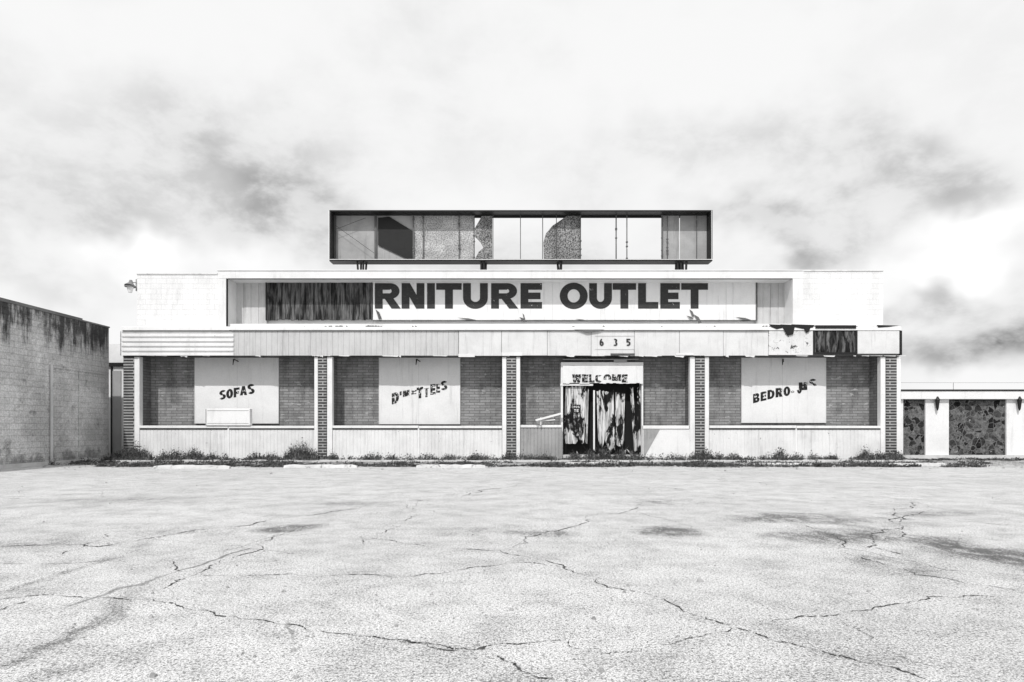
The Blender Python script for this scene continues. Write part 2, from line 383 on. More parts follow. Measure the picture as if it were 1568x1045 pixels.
# entrance
dy = .30
b = MB()
b.box(X(859,dy), X(862,dy), dy, .949, 0, Z(558,dy)); b.box(X(982.5,dy), X(985,dy), dy, .949, 0, Z(558,dy))
b.box(X(859,dy), X(985,dy), dy-.02, .949, Z(560,dy), Z(555,dy)); b.make('entrance_frame', m_trim, store, .008)
b = MB(); b.box(X(862,dy)+.002, X(982.5,dy)-.002, dy+.5, .94, 0, Z(586,dy)); b.make('entrance_void', m_blackhole, store)
b = MB()
for u0,u1,v0,v1,sk,yo in ((866,902,590,680,-.06,.05),(914,940,596,690,.05,.08),(944,958,599,684,-.05,.14),(966,971,592,692,.16,.22),(977,982,590,693,.0,.12)):
    yy = dy+yo
    n = max(3, int((u1-u0)/2.5)); tops = [Z(v0,dy)+random.uniform(-.12,.0) for _ in range(n+1)]; bots = [Z(v1,dy)+random.choice([0,.03,.1,.25,.5])*random.random() for _ in range(n+1)]
    for i in range(n):
        xa = X(u0,dy)+(X(u1,dy)-X(u0,dy))*i/n; xb = X(u0,dy)+(X(u1,dy)-X(u0,dy))*(i+1)/n
        b.poly([(xa+sk,yy,bots[i]),(xb+sk,yy,bots[i+1]),(xb,yy+.03,tops[i+1]),(xa,yy+.03,tops[i])])
b.make('broken_plywood_boarding', m_ply, store)
b = MB()
for _ in range(16):
    x = random.uniform(X(866,dy), X(978,dy)); b.tube((x, dy+random.uniform(.0,.4), .12), (x+random.uniform(-.4,.4), dy+random.uniform(.0,.4), random.uniform(.15,.5)), random.uniform(.015,.035), 4)
b.make('splintered_wood', m_ply, store)
b = MB(); b.box(X(861.5,dy), X(983,dy), dy-.03, dy+.49, 0, Z(697,dy)); b.make('threshold', m_conc, store, .01)
b = MB(); b.box(X(858,dy),X(908,dy),dy-.025,dy-.005,Z(591,dy),Z(588,dy)); b.box(X(908.5,dy),X(911,dy),dy+.02,dy+.06,Z(690,dy),Z(598,dy)); b.make('boarding_battens', m_trim, store)
b = MB(); b.pbox(877,889,620,632.5,dy-.012,dy+.02); b.make('notice_poster', m_dark, store)
b = MB(); letters(b, [('P',878.5,881,622,625,0),('O',881.5,884,622,625,0),('S',884.5,887.5,622,625,0),('T',879,882,627,631,0),('E',883,886,627,631,0)], dy-.015,.2,.2); b.make('notice_text', m_white, store)
b = MB()
b.tube((X(820,-.1), -.1, Z(644)), (X(861,.1), .1, Z(633)), .05, 4); b.tube((X(828),-.05,Z(640)), (X(828),-.0,Z(651)), .03, 6); b.tube((X(822),.0,Z(646)), (X(850),.05,Z(643)), .02, 6); b.make('fallen_rail', m_trim, store)
b = MB(); b.pbox(862,978,550,551.2,.2,.24); b.pbox(940,960,551,554.5,.2,.24); b.make('door_head_rail', m_grey, store)

# ---------------------------------------------------------------- signs
def panel_sign(name, u0, u1, v0, v1, items, y=.88, mat=m_panel, lm=m_letw):
    e = empty(name)
    b = MB(); b.box(X(u0,y), X(u1,y), y, .946, Z(v1,y), Z(v0,y)); b.make('panel', mat, e, .006)
    b = MB(); uc = (u0+u1)/2+random.uniform(-3,3)
    b.box(X(u0,y)-.02, X(u0,y)-.001, y-.01, .945, Z(v1,y), Z(v0,y)); b.box(X(u1,y)+.001, X(u1,y)+.02, y-.01, .945, Z(v1,y), Z(v0,y)); b.make('edge_trim', m_trim, e)
    b = MB(); b.box(X(uc,y)-.003, X(uc,y)+.003, y-.001, y+.001, Z(v1,y)+.01, Z(v0,y)-.01); b.make('seam', m_grey, e)
    b = MB(); letters(b, items, y-.005, .3, .24); b.make('lettering', lm, e)
    b = MB(); b.tube((X(uc+2,y),y,Z(v0+6,y)), (X(uc-2,y),y-.2,Z(v0+3,y)), .018, 6); b.tube((X(uc-2,y),y-.2,Z(v0+3,y)), (X(uc-3,y),y-.22,Z(v0+12,y)), .03, 8, .015); b.make('bracket', m_dark, e)
    return e
panel_sign('sofas_sign', 299, 426, 548, 649,
  [('S',336,346,599,613,12),('O',346.5,357,597,611,9),('F',358,367,594.5,609,7),('A',367.5,378.5,592,606,5),('S',379,390,589,604,4)])
panel_sign('dinettes_sign', 581, 704, 548, 650,
  [('D',600,611,603,620,18),('I',612,615,600,606,14),('N',617,627,599,616,12,.45,1.1),('E',630,638,597,614,9,.55,.9),('T',638,648,594,611,9),('T',649,657,592,609,7,.0,.8),('E',659,667,589,605,6),('S',675,685,584,598,4),('E',668,674,587,602,5,-1,.9)], lm=m_letvw)
panel_sign('bedrooms_sign', 1136, 1264, 548, 648,
  [('B',1153,1163,604,618,14),('E',1164.5,1173.5,601,615,12),('D',1175,1186,598,612,10),('R',1187.5,1198,595,609,8),('O',1199.5,1210,593,607,6),('O',1211,1216,599,602,4),('O',1220,1228,588,603,4,-1,.35),('M',1223,1236,586,601,3,.2,1.2),('S',1239,1250,581,595,3,.25,1.1)])
e = empty('welcome_sign')
b = MB(); y0_, y1_ = dy-.07, dy-.022
nseg = 24
for i in range(nseg):     # board with a ragged, broken lower edge
    xa = X(861.5,dy)+(X(984,dy)-X(861.5,dy))*i/nseg; xb = X(861.5,dy)+(X(984,dy)-X(861.5,dy))*(i+1)/nseg
    b.box(xa+.0005, xb-.0005, y0_, y1_, Z(588,dy)+random.choice([0,0,.01,.03,.05]), Z(560.5,dy))
b.make('panel', m_panel, e)
b = MB(); letters(b, [('W',876,890,573.5,586,0),('E',891,901,573.5,586,0),('L',902,910.5,573.5,586,0),('C',911,923,573.5,586,0,.0,.9),('O',924,936,573.5,586,0,.35,1),('M',937,951,573.5,586,0,.2,1),('E',952,961,573.5,586,0)], dy-.077,.34,.26); b.make('lettering', m_letvw, e)
e = empty('box_sign')
b = MB(); b.box(X(316,-.05), X(383,-.05), -.06, .19, Z(652)+.002, Z(626,-.05)); b.make('board', m_flash, e, .02)
b = MB(); b.box(X(318,-.05), X(381,-.05), -.065, -.0602, Z(629.5,-.06), Z(628.7,-.06)); b.box(X(318,-.05), X(381,-.05), -.065, -.0602, Z(649,-.06), Z(648.2,-.06)); b.box(X(315,-.05), X(316,-.05)-.002, -.06,.19,Z(652)+.004,Z(627)); b.make('rim_groove', m_grey, e)

e = empty('storefront_sign')
sy = .82
b = MB()
x = X(408.5,sy); xe = X(570,sy)
while x < xe:
    w = random.uniform(.09,.16); x2 = min(x+w, xe)
    b.box(x+.004, x2, sy+random.uniform(-.012,.012), .89, Z(490,sy)+random.uniform(-.02,.02), Z(430,sy)); x = x2
b.make('exposed_boards', m_planks, e)
b = MB()
for u in (408,459,506,569): b.box(X(u,sy)-.012, X(u,sy)+.018, sy-.03, sy-.013, Z(491,sy), Z(429,sy))
b.make('board_battens', m_rust, e)
b = MB()
us = [571, 640, 716, 792, 846, 920, 990, 1064, 1112, 1158]
for a, c in zip(us[:-1], us[1:]):
    b.box(X(a,sy)+.003, X(c,sy)-.002, sy+random.uniform(-.003,.003), .89, Z(491,sy)+random.uniform(-.015,.02), Z(428.5,sy))
b.make('sign_panels', m_signw, e)
b = MB(); b.box(X(571,sy), X(1158,sy), sy-.02, sy-.004, Z(492.5,sy), Z(490.5,sy)); b.box(X(1157,sy), X(1159.5,sy), sy-.02, .89, Z(491,sy), Z(429,sy)); b.box(X(407,sy),X(409,sy),sy-.03,.89,Z(491,sy),Z(429,sy))
for u, v, w, h in ((700,487,30,4),(795,486,12,8),(800,480,4,10),(1055,474,8,12),(1062,482,12,14),(1050,484,12,5),(575,474,10,16),(1125,486,25,5),(880,489,20,3)):
    b.poly([(X(u,sy),sy-.03,Z(v,sy)),(X(u+w*.6,sy),sy-.05,Z(v+h*.3,sy)),(X(u+w,sy),sy-.03,Z(v+h*.9,sy)),(X(u+w*.55,sy),sy-.08,Z(v+h,sy)),(X(u+w*.3,sy),sy-.04,Z(v+h*.5,sy))])
b.make('sign_edge_strip', m_rust, e)
T0, T1 = 434, 473
b = MB(); letters(b, [('R',574,613,T0,T1,0),('N',615,650,T0,T1,0),('I',654,666,T0,T1,0),('T',668,707,T0,T1,0),('U',709,747,T0,T1,0),('R',752,793,T0,T1,0),('E',797,830,T0,T1,0),
   ('O',857,900,T0,T1,0),('U',902,937,T0,T1,0),('T',938,974,T0,T1,0),('L',977,1008,T0,T1,0),('E',1011,1041,T0,T1,0),('T',1043,1084,T0,T1,0)], sy-.006, .31, .26)
b.make('lettering', m_let, e)

# ---------------------------------------------------------------- rooftop sign box
e = empty('rooftop_sign')
ry, rb = 1.2, 1.8
x0, x1, z0, z1 = X(504,ry), X(1091,ry), Z(400,ry), Z(322,ry)
b = MB(); t = .08
b.box(x0, x1, ry, rb, z1-t*.7, z1); b.box(x0, x1, ry, rb, z0, z0+t)
b.box(x0, x0+t, ry, rb, z0+t+.002, z1-t*.7-.002); b.box(x1-t, x1, ry, rb, z0+t+.002, z1-t*.7-.002)
b.box(x0+t, x1-t, rb-.03, rb-.001, z0+t+.002, z0+t+.06); b.box(x0+t, x1-t, rb-.03, rb-.001, z1-t-.06, z1-t*.7-.002)
b.make('box_frame', m_dark, e, .008)
b = MB(); b.box(x0-.01, x0+.014, ry-.02, ry-.003, z0, z1-.02)
b.box(x0-.01, x1+.01, ry-.02, ry-.003, z0+.05, z0+.068); b.box(x1-.05,x1-.036,ry-.02,ry-.003,z0+.07,z1-.02); b.make('retainer_strip', m_trim, e)
py = rb-.05
zb, zt = z0+t, z1-t*.7
def rp(mb, u0, u1, y=py, a=0, c=0): mb.poly([(X(u0,y),y,zb+a),(X(u1,y),y,zb+a),(X(u1,y),y,zt-c),(X(u0,y),y,zt-c)])
def rpoly(mb, pts, y): mb.poly([(X(u,y),y,Z(v,y)) for u, v in pts])
g1 = MB(); rp(g1, 508, 574.5); rp(g1, 576, 632); rp(g1, 1014, 1040); rp(g1,1041,1087); g1.make('grey_back_panels', m_boxp, e)
g3 = MB(); rp(g3, 632.5, 703); rp(g3, 703.5, 727); g3.make('pebbled_back_panels', m_speckl, e)
g4 = MB(); rpoly(g4, [(579,334),(596,332),(632,354),(632,396),(624,397),(579,376)], py-.05); g4.make('broken_dark_panel', m_dark, e)
g5 = MB(); rpoly(g5, [(727,350),(738,331),(754,331),(754,398),(727,398),(733,386),(740,380),(736,372),(728,364)], py-.06)
rpoly(g5, [(833,398),(832,372),(836,358),(846,346),(858,338),(868,331),(889,331),(889,350),(889,398)], py-.06); g5.make('broken_pebbled_panels', m_speck, e)
b = MB()
for u, w in ((513,3.5),(575,4),(633,2.5),(648,1.5),(703,1.6),(726,1.5),(755,1.2),(797,1.3),(831,1.4),(852,1.2),(889,1.6),(943.5,2),(960,1.6),(1014,3),(1022,1.5),(1067,1.2)):
    y = py-.1-random.uniform(0,.02); b.box(X(u,y)-w*.011, X(u,y)+w*.011, y, y+.04, zb+.002, zt-.002)
    if w > 1.4: 
        for k in range(3): zz = random.uniform(zb+.1,zt-.1); b.box(X(u,y)-.04, X(u,y)+.04, y-.01, y+.05, zz, zz+.05)
b.make('tube_sockets', m_rust, e)
b = MB(); b.tube((X(513,1.5),1.5,Z(345,1.5)),(X(573,1.5),1.5,Z(388,1.5)),.008,5); b.tube((X(513,1.5),1.5,Z(352,1.5)),(X(560,1.5),1.5,Z(334,1.5)),.008,5); b.tube((X(865,1.5),1.5,Z(333,1.5)),(X(845,1.5),1.5,Z(352,1.5)),.008,5)
b.make('loose_wires', m_dark, e)
b = MB()
for u in (549, 556, 737, 743, 857, 860, 1038, 1044, 1050):
    for y in (1.3, 1.7): b.tube((X(u,1.3), y, Z(421,1)-.02), (X(u,1.3)+random.uniform(-.06,.06), y, z0+.01), .045, 6)
b.make('support_posts', m_dark, e)

# ---------------------------------------------------------------- wall lamp on parapet
e = empty('wall_flood_lamp')
ly = .95; lx, lz = X(200.5,ly), Z(437,ly)
b = MB(); b.tube((X(211,1.1),1.1,Z(433,1.1)), (lx+.02,ly,Z(433,ly)), .022, 8); b.tube((X(209.5,1.1),1.1,Z(446,1.1)),(X(209.5,1.1),1.1,Z(428,1.1)),.04,8)
b.make('arm', m_grey, e)
b = MB(); b.tube((lx,ly,lz+.2),(lx,ly,lz+.08),.05,14,.09); b.tube((lx,ly,lz+.08),(lx-.01,ly-.03,lz-.04),.09,14,.21); b.tube((lx-.01,ly-.03,lz-.041),(lx-.01,ly-.03,lz-.08),.21,14,.20); b.make('shade', m_lamp, e)
b = MB(); b.tube((lx-.01,ly-.03,lz-.08),(lx-.01,ly-.03,lz-.30),.13,14,.07); b.make('lens', m_panel, e)

# ================================================================ LEFT BLOCK BUILDING
left = empty('concrete_block_building')
mt, nb = newmat('stained_block_wall')
br = nb.n('ShaderNodeTexBrick'); nb.put(br.inputs['Vector'], nb.vec('yz'))
br.inputs['Scale'].default_value = 1
for k, v in (('Color1',.74),('Color2',.66),('Mortar',.50)): br.inputs[k].default_value = (v,v,v,1)
br.inputs['Mortar Size'].default_value = .007; br.inputs['Brick Width'].default_value = .4; br.inputs['Row Height'].default_value = .2
bwn = nb.n('ShaderNodeRGBToBW'); nb.put(bwn.inputs[0], br.outputs['Color'])
sp = nb.n('ShaderNodeSeparateXYZ'); nb.put(sp.inputs[0], nb.coord())
drip = nb.noise(nb.vec('xyz',(3,3.0,.35)), 1, 5, .75)
patchy = nb.noise(nb.vec(), .8, 5, .75)
top = nb.step(sp.outputs[2], 3.0, 5.2, 0.0, .26)
st = nb.step(nb.m('ADD', nb.m('ADD', nb.m('MULTIPLY', drip, .6), nb.m('MULTIPLY', patchy, .4)), top), .61, .80, 0, 1)
big = nb.step(nb.noise(nb.vec(), .55, 5, .65), .40, .62, 0, 1)
bot = nb.step(nb.m('ADD', nb.noise(nb.vec(), 2.5, 5, .7), nb.step(sp.outputs[2], 0.0, .9, .22, 0)), .55, .75)
v = nb.m('MULTIPLY', bwn.outputs[0], nb.m('SUBTRACT', 1.0, nb.m('MULTIPLY', st, .9)))
v = nb.m('MULTIPLY', v, nb.m('SUBTRACT', 1.0, nb.m('MULTIPLY', big, .3)))
v = nb.m('MULTIPLY', v, nb.m('SUBTRACT', 1.0, nb.m('MULTIPLY', bot, .5)))
v = nb.m('MULTIPLY', v, nb.step(nb.noise(nb.vec(), 22, 5, .8), .3, .7, 1.2, .60))
nb.out(v, .9, nb.m('SUBTRACT', nb.noise(nb.vec(),25,4), nb.m('MULTIPLY', br.outputs['Fac'],1.5)), .6, .01)
m_lwall = mt
LX = -15.75
b = MB(); b.box(-32, LX, -15, .67, 0, 5.16); b.make('block_walls', m_lwall, left)
b = MB(); b.box(-32, LX+.03, -15.02, -1.0, 5.162, 5.27); b.box(-32, LX+.03, -.998, .70, 5.162, 5.22); b.make('coping', paint('coping_concrete', .18, .4, .4), left, .01)
b = MB(); b.tube((LX+.05,-2.72,0),(LX+.05,-2.72,3.42),.045,8); b.make('downpipe', m_conc, left)
b = MB(); b.box(LX+.001, LX+.03, -2.6, .5, 3.32, 3.42); b.box(LX+.001, LX+.02, -1.2, -1.12, 0, 3.3); b.make('infill_lintel', m_lwall, left)
b = MB(); b.box(LX+.001, LX+.06, -9, .6, 0, .12); b.make('plinth', m_conc, left)
gap = empty('service_shed')
b = MB(); b.box(-19, -14.7, 3.0, 6, 0, Z(527,3)); b.make('walls', m_white, gap)
b = MB(); b.box(X(173,3), X(186,3), 2.96, 2.998, 0, Z(568,3)); b.make('door', m_grey, gap)
b = MB(); b.box(-19, -14.6, 2.9, 2.95, Z(562,3), Z(556,3)); b.box(X(171,3), X(173,3), 2.93, 2.999, 0, Z(556,3)); b.make('door_frame', m_dark, gap)

# ================================================================ RIGHT LOW BUILDING
right = empty('flagstone_low_building')
RY = 2.4
mt, nb = newmat('flagstone')
vv = nb.vm('ADD', nb.vec('xz'), nb.vm('MULTIPLY', nb.noisec(nb.vec(), 2.5, 2), (.3,.3,.3)))
vo = nb.n('ShaderNodeTexVoronoi', feature='DISTANCE_TO_EDGE'); nb.put(vo.inputs['Vector'], vv); vo.inputs['Scale'].default_value = 4.2
vc = nb.n('ShaderNodeTexVoronoi'); nb.put(vc.inputs['Vector'], vv); vc.inputs['Scale'].default_value = 4.2
bwn = nb.n('ShaderNodeRGBToBW'); nb.put(bwn.inputs[0], vc.outputs['Color'])
st = nb.step(bwn.outputs[0], .2, .8, .015, .12)
st = nb.m('MULTIPLY', st, nb.step(nb.noise(nb.vec(), 9, 5, .8), .3, .7, .3, 1.8))
v = nb.mix(nb.step(vo.outputs['Distance'], .03, .05), .14, st)
v = nb.mix(nb.step(nb.noise(nb.vec(), 6, 5, .8), .63, .67), v, .35)
nb.out(v, .95, nb.step(vo.outputs['Distance'], 0, .08), .3, .02, .05)
m_flag = mt
RX0, RX1 = X(1378,RY), X(1568,RY)+22
b = MB(); b.box(RX0, RX1, RY, 14, 0, Z(600,RY)); b.make('walls', m_flag, right)
b = MB(); b.box(RX0-.1, RX1, RY-.25, 14.2, Z(611.5,RY-.25), Z(599,RY-.25)); b.make('fascia', m_flash, right, .01)
b = MB(); b.box(RX0-.12, RX1, RY-.28, 14.2, Z(599,RY-.28)+.003, Z(597,RY-.28)+.01); b.make('roof_edge', m_dark, right)
b = MB(); yy = RY-.1
for k in range(10):
    u0 = 1417+k*124
    b.box(X(u0,yy), X(u0+36,yy), yy, RY-.001, 0, Z(611.5,yy))
b.box(X(1378,yy), X(1383,yy), yy, RY-.001, 0, Z(611.5,yy))
b.make('pilasters', m_flash, right, .01)
b = MB(); b.box(RX0, RX1, yy-.12, yy-.002, 0, Z(697,yy)); b.make('plinth', m_conc, right)
b = MB(); b.box(RX0, RX1, RY-.04, RY-.001, Z(613.5,RY), Z(611.5,RY)); b.make('head_strip', m_dark, right)
b = MB(); b.tube((RX0,5,Z(600,RY)+.55),(RX1,5,Z(600,RY)+.53),.010,4)
for k in range(8): b.tube((RX0+k*3.9,5,Z(600,RY)),(RX0+k*3.9,5,Z(600,RY)+.56),.012,4)
b.make('roof_rail', m_grey, right)
for u in (1432, 1557):
    e = empty('wall_lantern'); lx = X(u,yy)
    b = MB(); b.tube((lx,yy-.14,2.42),(lx,yy-.14,2.08),.09,8,.05); b.tube((lx,yy-.14,2.56),(lx,yy-.14,2.42),.03,8,.1); b.tube((lx,yy-.14,2.08),(lx,yy-.14,1.98),.05,8,.02); b.tube((lx,yy,2.5),(lx,yy-.14,2.5),.02,6); b.make('lantern_body', m_dark, e)

# ================================================================ GROUND
mt, nb = newmat('bleached_asphalt')
P = nb.vec()
sp = nb.n('ShaderNodeSeparateXYZ'); nb.put(sp.inputs[0], nb.coord())
n_big = nb.noise(P, .35, 4, .6); n_mid = nb.noise(P, 2.0, 5, .75)
sa = nb.noise(P, 95, 2, .6); sb = nb.noise(P, 44, 3, .8)
base = nb.step(n_big, .3, .7, .66, .58)
base = nb.m('MULTIPLY', base, nb.step(n_mid, .35, .75, 1.08, .86))
stains = [(440,808,40,6,.9),(300,812,80,7,.35),(1030,816,42,7,.9),(1200,795,85,7,.8),(1280,822,100,9,.75),(1365,862,75,18,.5),(1490,840,70,20,.9),(1560,862,60,16,.75),(1345,812,60,30,.25),
 (820,820,40,7,.6),(110,870,14,40,.45),(115,960,22,60,.5),(135,1030,26,40,.4),(740,812,70,6,.3),(1000,770,60,5,.3),(700,1020,180,40,.12),(1300,1000,300,60,.15),(200,765,120,6,.3),(60,830,80,8,.3),(530,772,70,5,.3),(1430,785,60,5,.4)]
wn = nb.n('ShaderNodeVectorMath', operation='MULTIPLY_ADD'); nb.put(wn.inputs[0], nb.vm('SUBTRACT', nb.noisec(P, .9, 4), (.5,.5,.5))); wn.inputs[1].default_value = (1.4,1.4,0); nb.put(wn.inputs[2], P)
tot = None
for u, v_, ru, rv, a in stains:
    gx, gy = G(u, v_); D = gy+DC
    rx = ru*D/F; ryy = abs(G(u, v_+rv)[1]-G(u, v_-rv)[1])/2
    d = nb.vm('LENGTH', nb.vm('MULTIPLY', nb.vm('SUBTRACT', wn.outputs[0], (gx,gy,0)), (1/rx,1/ryy,0)))
    f = nb.step(d, 0.0, 1.7, a, 0)
    tot = f if tot is None else nb.m('ADD', tot, f)
fr = nb.step(nb.m('ADD', sp.outputs[1], nb.m('MULTIPLY', n_mid, 2.0)), -3.6, -.4, 0, .9)
tot = nb.m('ADD', tot, nb.m('MULTIPLY', fr, nb.step(nb.noise(P, 1.4, 5, .8), .36, .58)))
tot = nb.m('MULTIPLY', tot, nb.step(nb.noise(nb.vec('xyz',(1,.5,1)), 4, 5, .8), .38, .60, .2, 1.0), clamp=True)
tt = nb.m('ADD', nb.m('MULTIPLY', tot, .18), nb.step(n_mid, .40, .8, 0, .04))
d1 = nb.step(nb.m('ADD', sa, tt), .52, .59, 0, .9, False)
d2 = nb.step(nb.m('ADD', sb, tt), .545, .61, 0, 1, False)
lt = nb.step(sa, .30, .42, .16, 0, False)
dk = nb.m('MAXIMUM', nb.m('MULTIPLY', d1, .72), nb.m('MULTIPLY', d2, .88))
v = nb.mix(dk, nb.m('ADD', base, lt), .09)
v = nb.m('MULTIPLY', v, nb.m('SUBTRACT', 1.0, nb.m('MULTIPLY', tot, .32)))
cv = nb.vm('ADD', P, nb.vm('MULTIPLY', nb.noisec(P, 2.2, 4), (.35,.35,0)))
vo = nb.n('ShaderNodeTexVoronoi', feature='DISTANCE_TO_EDGE'); nb.put(vo.inputs['Vector'], cv); vo.inputs['Scale'].default_value = .45
cr = nb.step(vo.outputs['Distance'], .0010, .0036, 1, 0)
cr = nb.m('MULTIPLY', cr, nb.step(nb.noise(P, .45, 3), .48, .62, 0, .65))
v = nb.mix(cr, v, .06)
nb.out(v, .92, nb.m('SUBTRACT', sb, nb.m('MULTIPLY', dk, .3)), .5, .012, .1)
m_asph = mt
b = MB(); b.poly([(-1500,-300,0),(1500,-300,0),(1500,2500,0),(-1500,2500,0)]); b.make('parking_lot_ground', m_asph)

mt, nb = newmat('crack_shadow_soil'); nb.out(nb.step(nb.noise(nb.vec(), 20, 4), .3, .7, .02, .10), .95); m_crack = mt
def fractal(pts, it, amp):
    for _ in range(it):
        o = [pts[0]]
        for a, c in zip(pts[:-1], pts[1:]):
            dx, dy_ = c[0]-a[0], c[1]-a[1]
            k = random.gauss(0, amp)
            o += [((a[0]+c[0])/2-dy_*k, (a[1]+c[1])/2+dx*k), c]
        pts = o
    return pts
b = MB()
def crack(uv, w, it=5, amp=.10):
    w = w*.72
    pts = fractal([G(*p) for p in uv], it, amp)
    n = len(pts); prev = None
    ph = random.uniform(0, 6)
    for i, p in enumerate(pts):
        a = pts[max(i-1,0)]; c = pts[min(i+1,n-1)]
        dx, dy_ = c[0]-a[0], c[1]-a[1]; L = math.hypot(dx,dy_) or 1
        ww = w*random.uniform(.2,1.3)*(.6+.4*math.sin(i*.23+ph))*(min(1, i/6, (n-1-i)/6)+.05)
        l = (p[0]-dy_/L*ww, p[1]+dx/L*ww, .004); r = (p[0]+dy_/L*ww, p[1]-dx/L*ww, .004)
        if prev and random.random() > .07: b.poly([prev[0], prev[1], r, l])
        prev = (l, r)
crack([(0,918),(60,912),(130,916),(210,918),(310,935),(400,950),(450,957),(530,971),(600,980),(655,988),(725,996),(775,986),(870,981)], .011)
crack([(600,979),(650,986),(690,993),(727,996),(745,990)], .016, 4)
crack([(870,981),(960,1000),(1080,972),(1125,961)], .007)
crack([(1125,961),(1160,972),(1210,985),(1300,1008),(1420,1043)], .012)
crack([(240,905),(310,876),(370,850),(430,820),(455,812)], .012)
crack([(310,878),(450,880),(610,885),(700,874),(800,862),(870,868)], .012)
crack([(760,842),(830,858),(930,900),(1040,930),(1125,960)], .011)
crack([(1140,960),(1280,943),(1400,922),(1470,915),(1568,915)], .012)
crack([(0,838),(150,838),(250,822),(300,812),(420,795),(560,773)], .020)
crack([(760,1004),(790,1020),(850,1040)], .014)
crack([(655,838),(760,845),(900,790),(980,770),(1060,765)], .016)
crack([(0,766),(100,758),(300,751),(420,748)], .020)
crack([(160,818),(130,835),(95,850)], .010)
crack([(1070,782),(1200,786),(1380,795),(1568,806)], .018)
crack([(1130,800),(1200,800),(1260,812),(1300,850),(1400,880),(1568,905)], .012)
crack([(1385,766),(1372,786),(1350,812),(1328,838),(1385,850)], .018)
crack([(1388,768),(1376,800),(1345,832)], .012)
crack([(0,862),(150,860),(310,878)], .009)
crack([(0,935),(45,921)], .014)
crack([(430,820),(600,828),(655,838)], .011)
crack([(560,773),(700,762),(815,735)], .018)
crack([(1100,727),(1240,750),(1568,760)], .020)
crack([(1280,943),(1340,990),(1500,1045)], .004)
crack([(620,770),(640,790),(600,810),(560,835)], .009)
b.make('pavement_cracks', m_crack)

for u0, u1, vb in ((234,350,718),(434,546,717),(637,743,717),(866,950,713),(1155,1246,714),(1362,1450,714)):
    x0, y0 = G(u0, vb); x1, _ = G(u1, vb); h = .11
    mb = MB(); seg = 14
    prof = [(0,0),(0.02,h*.6),(.05,h),(.13,h),(.16,h*.6),(.18,0)]
    rows = []
    for i in range(seg+1):
        x = x0+(x1-x0)*i/seg; e_ = 1 if 0 < i < seg else .7
        rows.append([(x+random.uniform(-.01,.01), y0+p[0]+random.uniform(-.01,.01)+.03*math.sin(u0)*i/seg, p[1]*e_*random.uniform(.8,1.05)) for p in prof])
    for r, q in zip(rows[:-1], rows[1:]):
        for k in range(5): mb.poly([r[k], q[k], q[k+1], r[k+1]])
    mb.poly(rows[0]); mb.poly(rows[-1][::-1])
    mb.make('parking_block', m_block)
b = MB(); b.box(X(188), X(1380), -1.1, -.02, .004, .07); b.make('sidewalk', m_conc, None, .01)

# ================================================================ WEEDS and rubble
mt, nb = newmat('dry_weed_leaf'); nb.out(nb.step(nb.noise(nb.vec(), 8, 3), .3, .7, .02, .12), .8); m_leaf = mt
mt, nb = newmat('pale_grass_blade'); nb.out(nb.step(nb.noise(nb.vec(), 8, 3), .3, .7, .06, .30), .8); m_blade = mt
bl = MB(); bg = MB()
def blade(mb, x, y, z, h, lean, w):
    a = random.uniform(0, 6.283); dx, dy_ = math.cos(a)*lean, math.sin(a)*lean; q = random.uniform(0, 3.14); wx, wy = math.cos(q)*w, math.sin(q)*w
    p0 = (x-wx,y-wy,z); p1 = (x+wx,y+wy,z); m0 = (x+dx*.4-wx*.7,y+dy_*.4-wy*.7,z+h*.6); m1 = (x+dx*.4+wx*.7,y+dy_*.4+wy*.7,z+h*.6)
    mb.poly([p0,p1,m1,m0]); mb.poly([m0,m1,(x+dx,y+dy_,z+h)])
def leaf(mb, x, y, z, s):
    n = Vector((random.gauss(0,1),random.gauss(0,1),random.gauss(.6,1))).normalized(); a = n.orthogonal().normalized(); c = n.cross(a)
    p = Vector((x,y,z)); mb.poly([p-a*s, p+c*s*.45, p+a*s, p-c*s*.45])
def weed(u, y, h, r, n):
    x = X(u, y); zb = .07 if (-1.1 < y < -.02 and X(188) < x < X(1380)) else 0
    for _ in range(n):
        rr = random.random()**.6*r; a = random.uniform(0,6.283); px, py_ = x+math.cos(a)*rr, min(y+math.sin(a)*rr*.5, y if y > 0 else -.03)
        hh = h*random.uniform(.3,1)*(1-rr/r*.6)
        blade(bg if random.random() < .5 else bl, px, py_, zb, hh, hh*random.uniform(.1,.7), .008)
        for _ in range(3): leaf(bl, px+random.gauss(0,.04), py_+random.gauss(0,.02), zb+hh*random.uniform(.1,1), random.uniform(.015,.045))
for u, h, r, n in ((205,.95,.4,200),(190,.6,.5,170),(222,.65,.35,110),(170,.4,.4,80),(250,.45,.3,70),(268,.65,.4,120),(297,.65,.4,120),(325,.4,.3,60),(392,.4,.35,70),(410,.35,.4,70),(448,.75,.35,160),(463,1.0,.45,240),(480,.55,.3,90),
    (510,.45,.2,50),(570,.4,.4,80),(600,.35,.3,50),(655,.4,.4,70),(690,.35,.4,60),(730,.4,.4,70),(780,.45,.3,70),(835,.35,.4,70),(880,.45,.3,80),(905,.6,.3,90),(925,.75,.3,110),(950,.6,.3,100),(972,.5,.3,70),
    (1068,.5,.3,110),(1080,.65,.3,120),(1100,.4,.3,70),(1125,.35,.3,50),(1195,.6,.3,100),(1220,.4,.3,60),(1272,.35,.3,60),(1325,.65,.3,100),(1345,.5,.3,80),(1372,.55,.3,90)):
    weed(u, random.uniform(-.55,-.2), h, r, int(n*1.5))
for _ in range(110):
    weed(random.uniform(190,1380), random.uniform(-1.0,-.1), random.uniform(.1,.45), random.uniform(.2,.5), random.randint(12,40))
